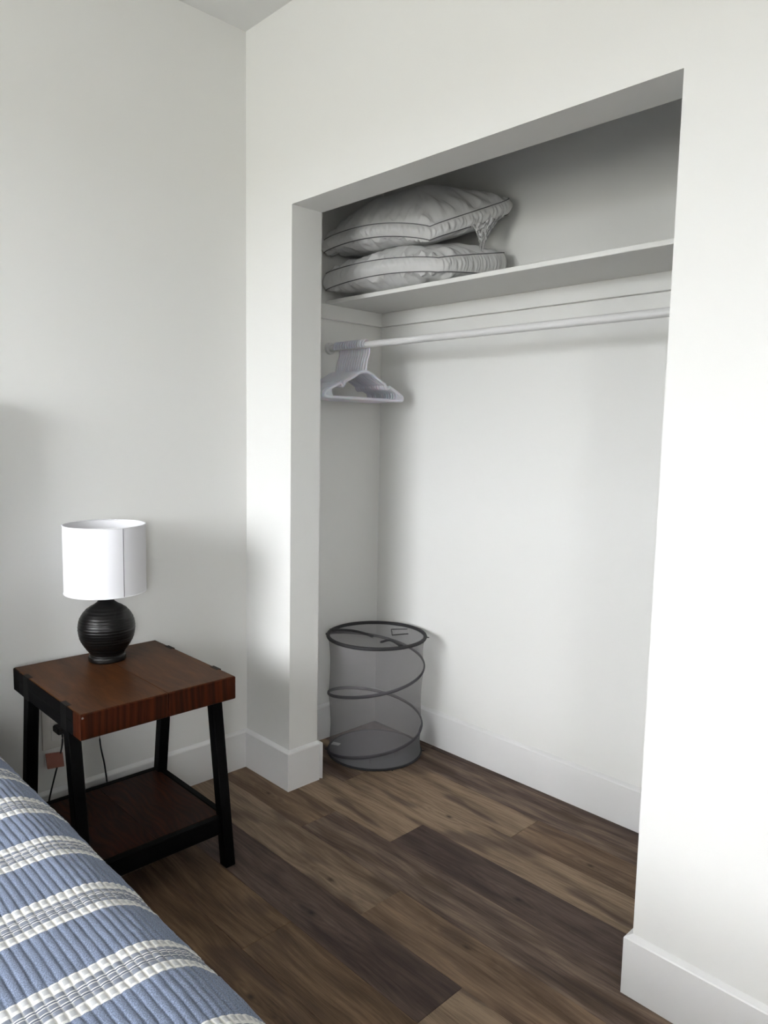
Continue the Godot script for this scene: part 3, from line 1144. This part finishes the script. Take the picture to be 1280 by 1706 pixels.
	var k4 := [Vector3(0.222, y, -0.540), Vector3(0.262, y, -0.592), Vector3(0.312, y, -0.545), Vector3(0.284, y, -0.484)]
	mb = MB.new()
	mb.hexa([k4[0], k4[1], k4[0] + Vector3(0, 0.001, 0), k4[1] + Vector3(0, 0.001, 0), k4[3], k4[2], k4[3] + Vector3(0, 0.001, 0), k4[2] + Vector3(0, 0.001, 0)])
	var pk := obj("tag_pocket", mb, pocket, lid)
	for i in [0, 2, 3]:
		mb = MB.new()
		mb.tube(PackedVector3Array([k4[i], k4[(i + 1) % 4]]), 0.0023, 6)
		obj("tag_edge", mb, bind, pk)
	# small tie loops at the rim and on the floor ring
	for q in [[2.36, H, 0.006], [-0.70, H, 0.012], [-0.75, 0.006, 0.012], [0.42, 0.006, 0.012], [2.3, 0.006, 0.01]]:
		var an: float = q[0]
		var rr := (r1 if q[1] > 0.1 else r0) + 0.003
		var o := c + Vector3(cos(an) * rr, q[1], sin(an) * rr)
		var dir := Vector3(cos(an), 0, sin(an))
		var sd := Vector3(-sin(an), 0, cos(an))
		path = PackedVector3Array()
		for i in 12:
			path.append(o + dir * q[2] * (1.0 - cos(TAU * i / 12.0)) * 0.5 + sd * 0.004 * sin(TAU * i / 12.0) + Vector3.UP * 0.002 * sin(TAU * i / 12.0))
		mb = MB.new()
		mb.tube(path, 0.0015, 6, true)
		obj("tie_loop", mb, bind, root)

# ------------------------------------------------------------------ build
func _ready() -> void:
	var cam := Camera3D.new()
	cam.name = "camera"
	cam.transform = Transform3D(Basis(Vector3(0.696545, 0.018676, -0.71727), Vector3(-0.089692, 0.994086, -0.061217), Vector3(0.711885, 0.106974, 0.694101)), Vector3(2.2555, 1.2606, 1.4959))
	cam.fov = 70.054
	cam.near = 0.05
	add_child(cam)
	cam.current = true
	var we := WorldEnvironment.new()
	we.name = "environment"
	var env := Environment.new()
	env.background_mode = Environment.BG_SKY
	var sky := Sky.new()
	var sm := ProceduralSkyMaterial.new()
	sm.sky_top_color = Color(0.985, 0.99, 1.0)
	sm.sky_horizon_color = Color(0.83, 0.845, 0.86)
	sm.ground_horizon_color = Color(0.54, 0.535, 0.51)
	sm.ground_bottom_color = Color(0.50, 0.50, 0.47)
	sm.sky_energy_multiplier = 4.6
	sm.ground_energy_multiplier = 4.6
	sky.sky_material = sm
	env.sky = sky
	env.tonemap_mode = Environment.TONE_MAPPER_LINEAR
	env.tonemap_exposure = 0.84
	env.sdfgi_enabled = true
	env.ssao_enabled = true
	env.ssil_enabled = true
	we.environment = env
	add_child(we)
	# daylight through the window opposite the closet
	var day := AreaLight3D.new()
	day.name = "window_daylight"
	day.area_size = Vector2(WX1 - WX0 - 0.1, WY1 - WY0 - 0.1)
	day.area_normalize_energy = false
	day.light_energy = 1.2
	day.light_color = Color(1.0, 0.995, 0.99)
	day.set("area_range", 9.0)
	day.shadow_enabled = true
	day.position = Vector3((WX0 + WX1) / 2.0, (WY0 + WY1) / 2.0, L + 0.03)
	add_child(day)
	var side := AreaLight3D.new()
	side.name = "side_window_daylight"
	side.area_size = Vector2(VZ1 - VZ0 - 0.1, WY1 - WY0 - 0.1)
	side.area_normalize_energy = false
	side.light_energy = 1.3
	side.light_color = Color(1.0, 0.995, 0.99)
	side.set("area_range", 9.0)
	side.shadow_enabled = true
	side.position = Vector3(W + 0.03, (WY0 + WY1) / 2.0, (VZ0 + VZ1) / 2.0)
	side.rotation.y = PI / 2.0
	add_child(side)

	wall_mat = mat(Color(0.915, 0.915, 0.905), 0.75)
	trim_mat = mat(Color(0.92, 0.92, 0.92), 0.42)
	build_room()
	build_floor()
	build_closet()
	bed()
	quilt()
	nightstand()
	hamper()
	lamp()
	outlet()
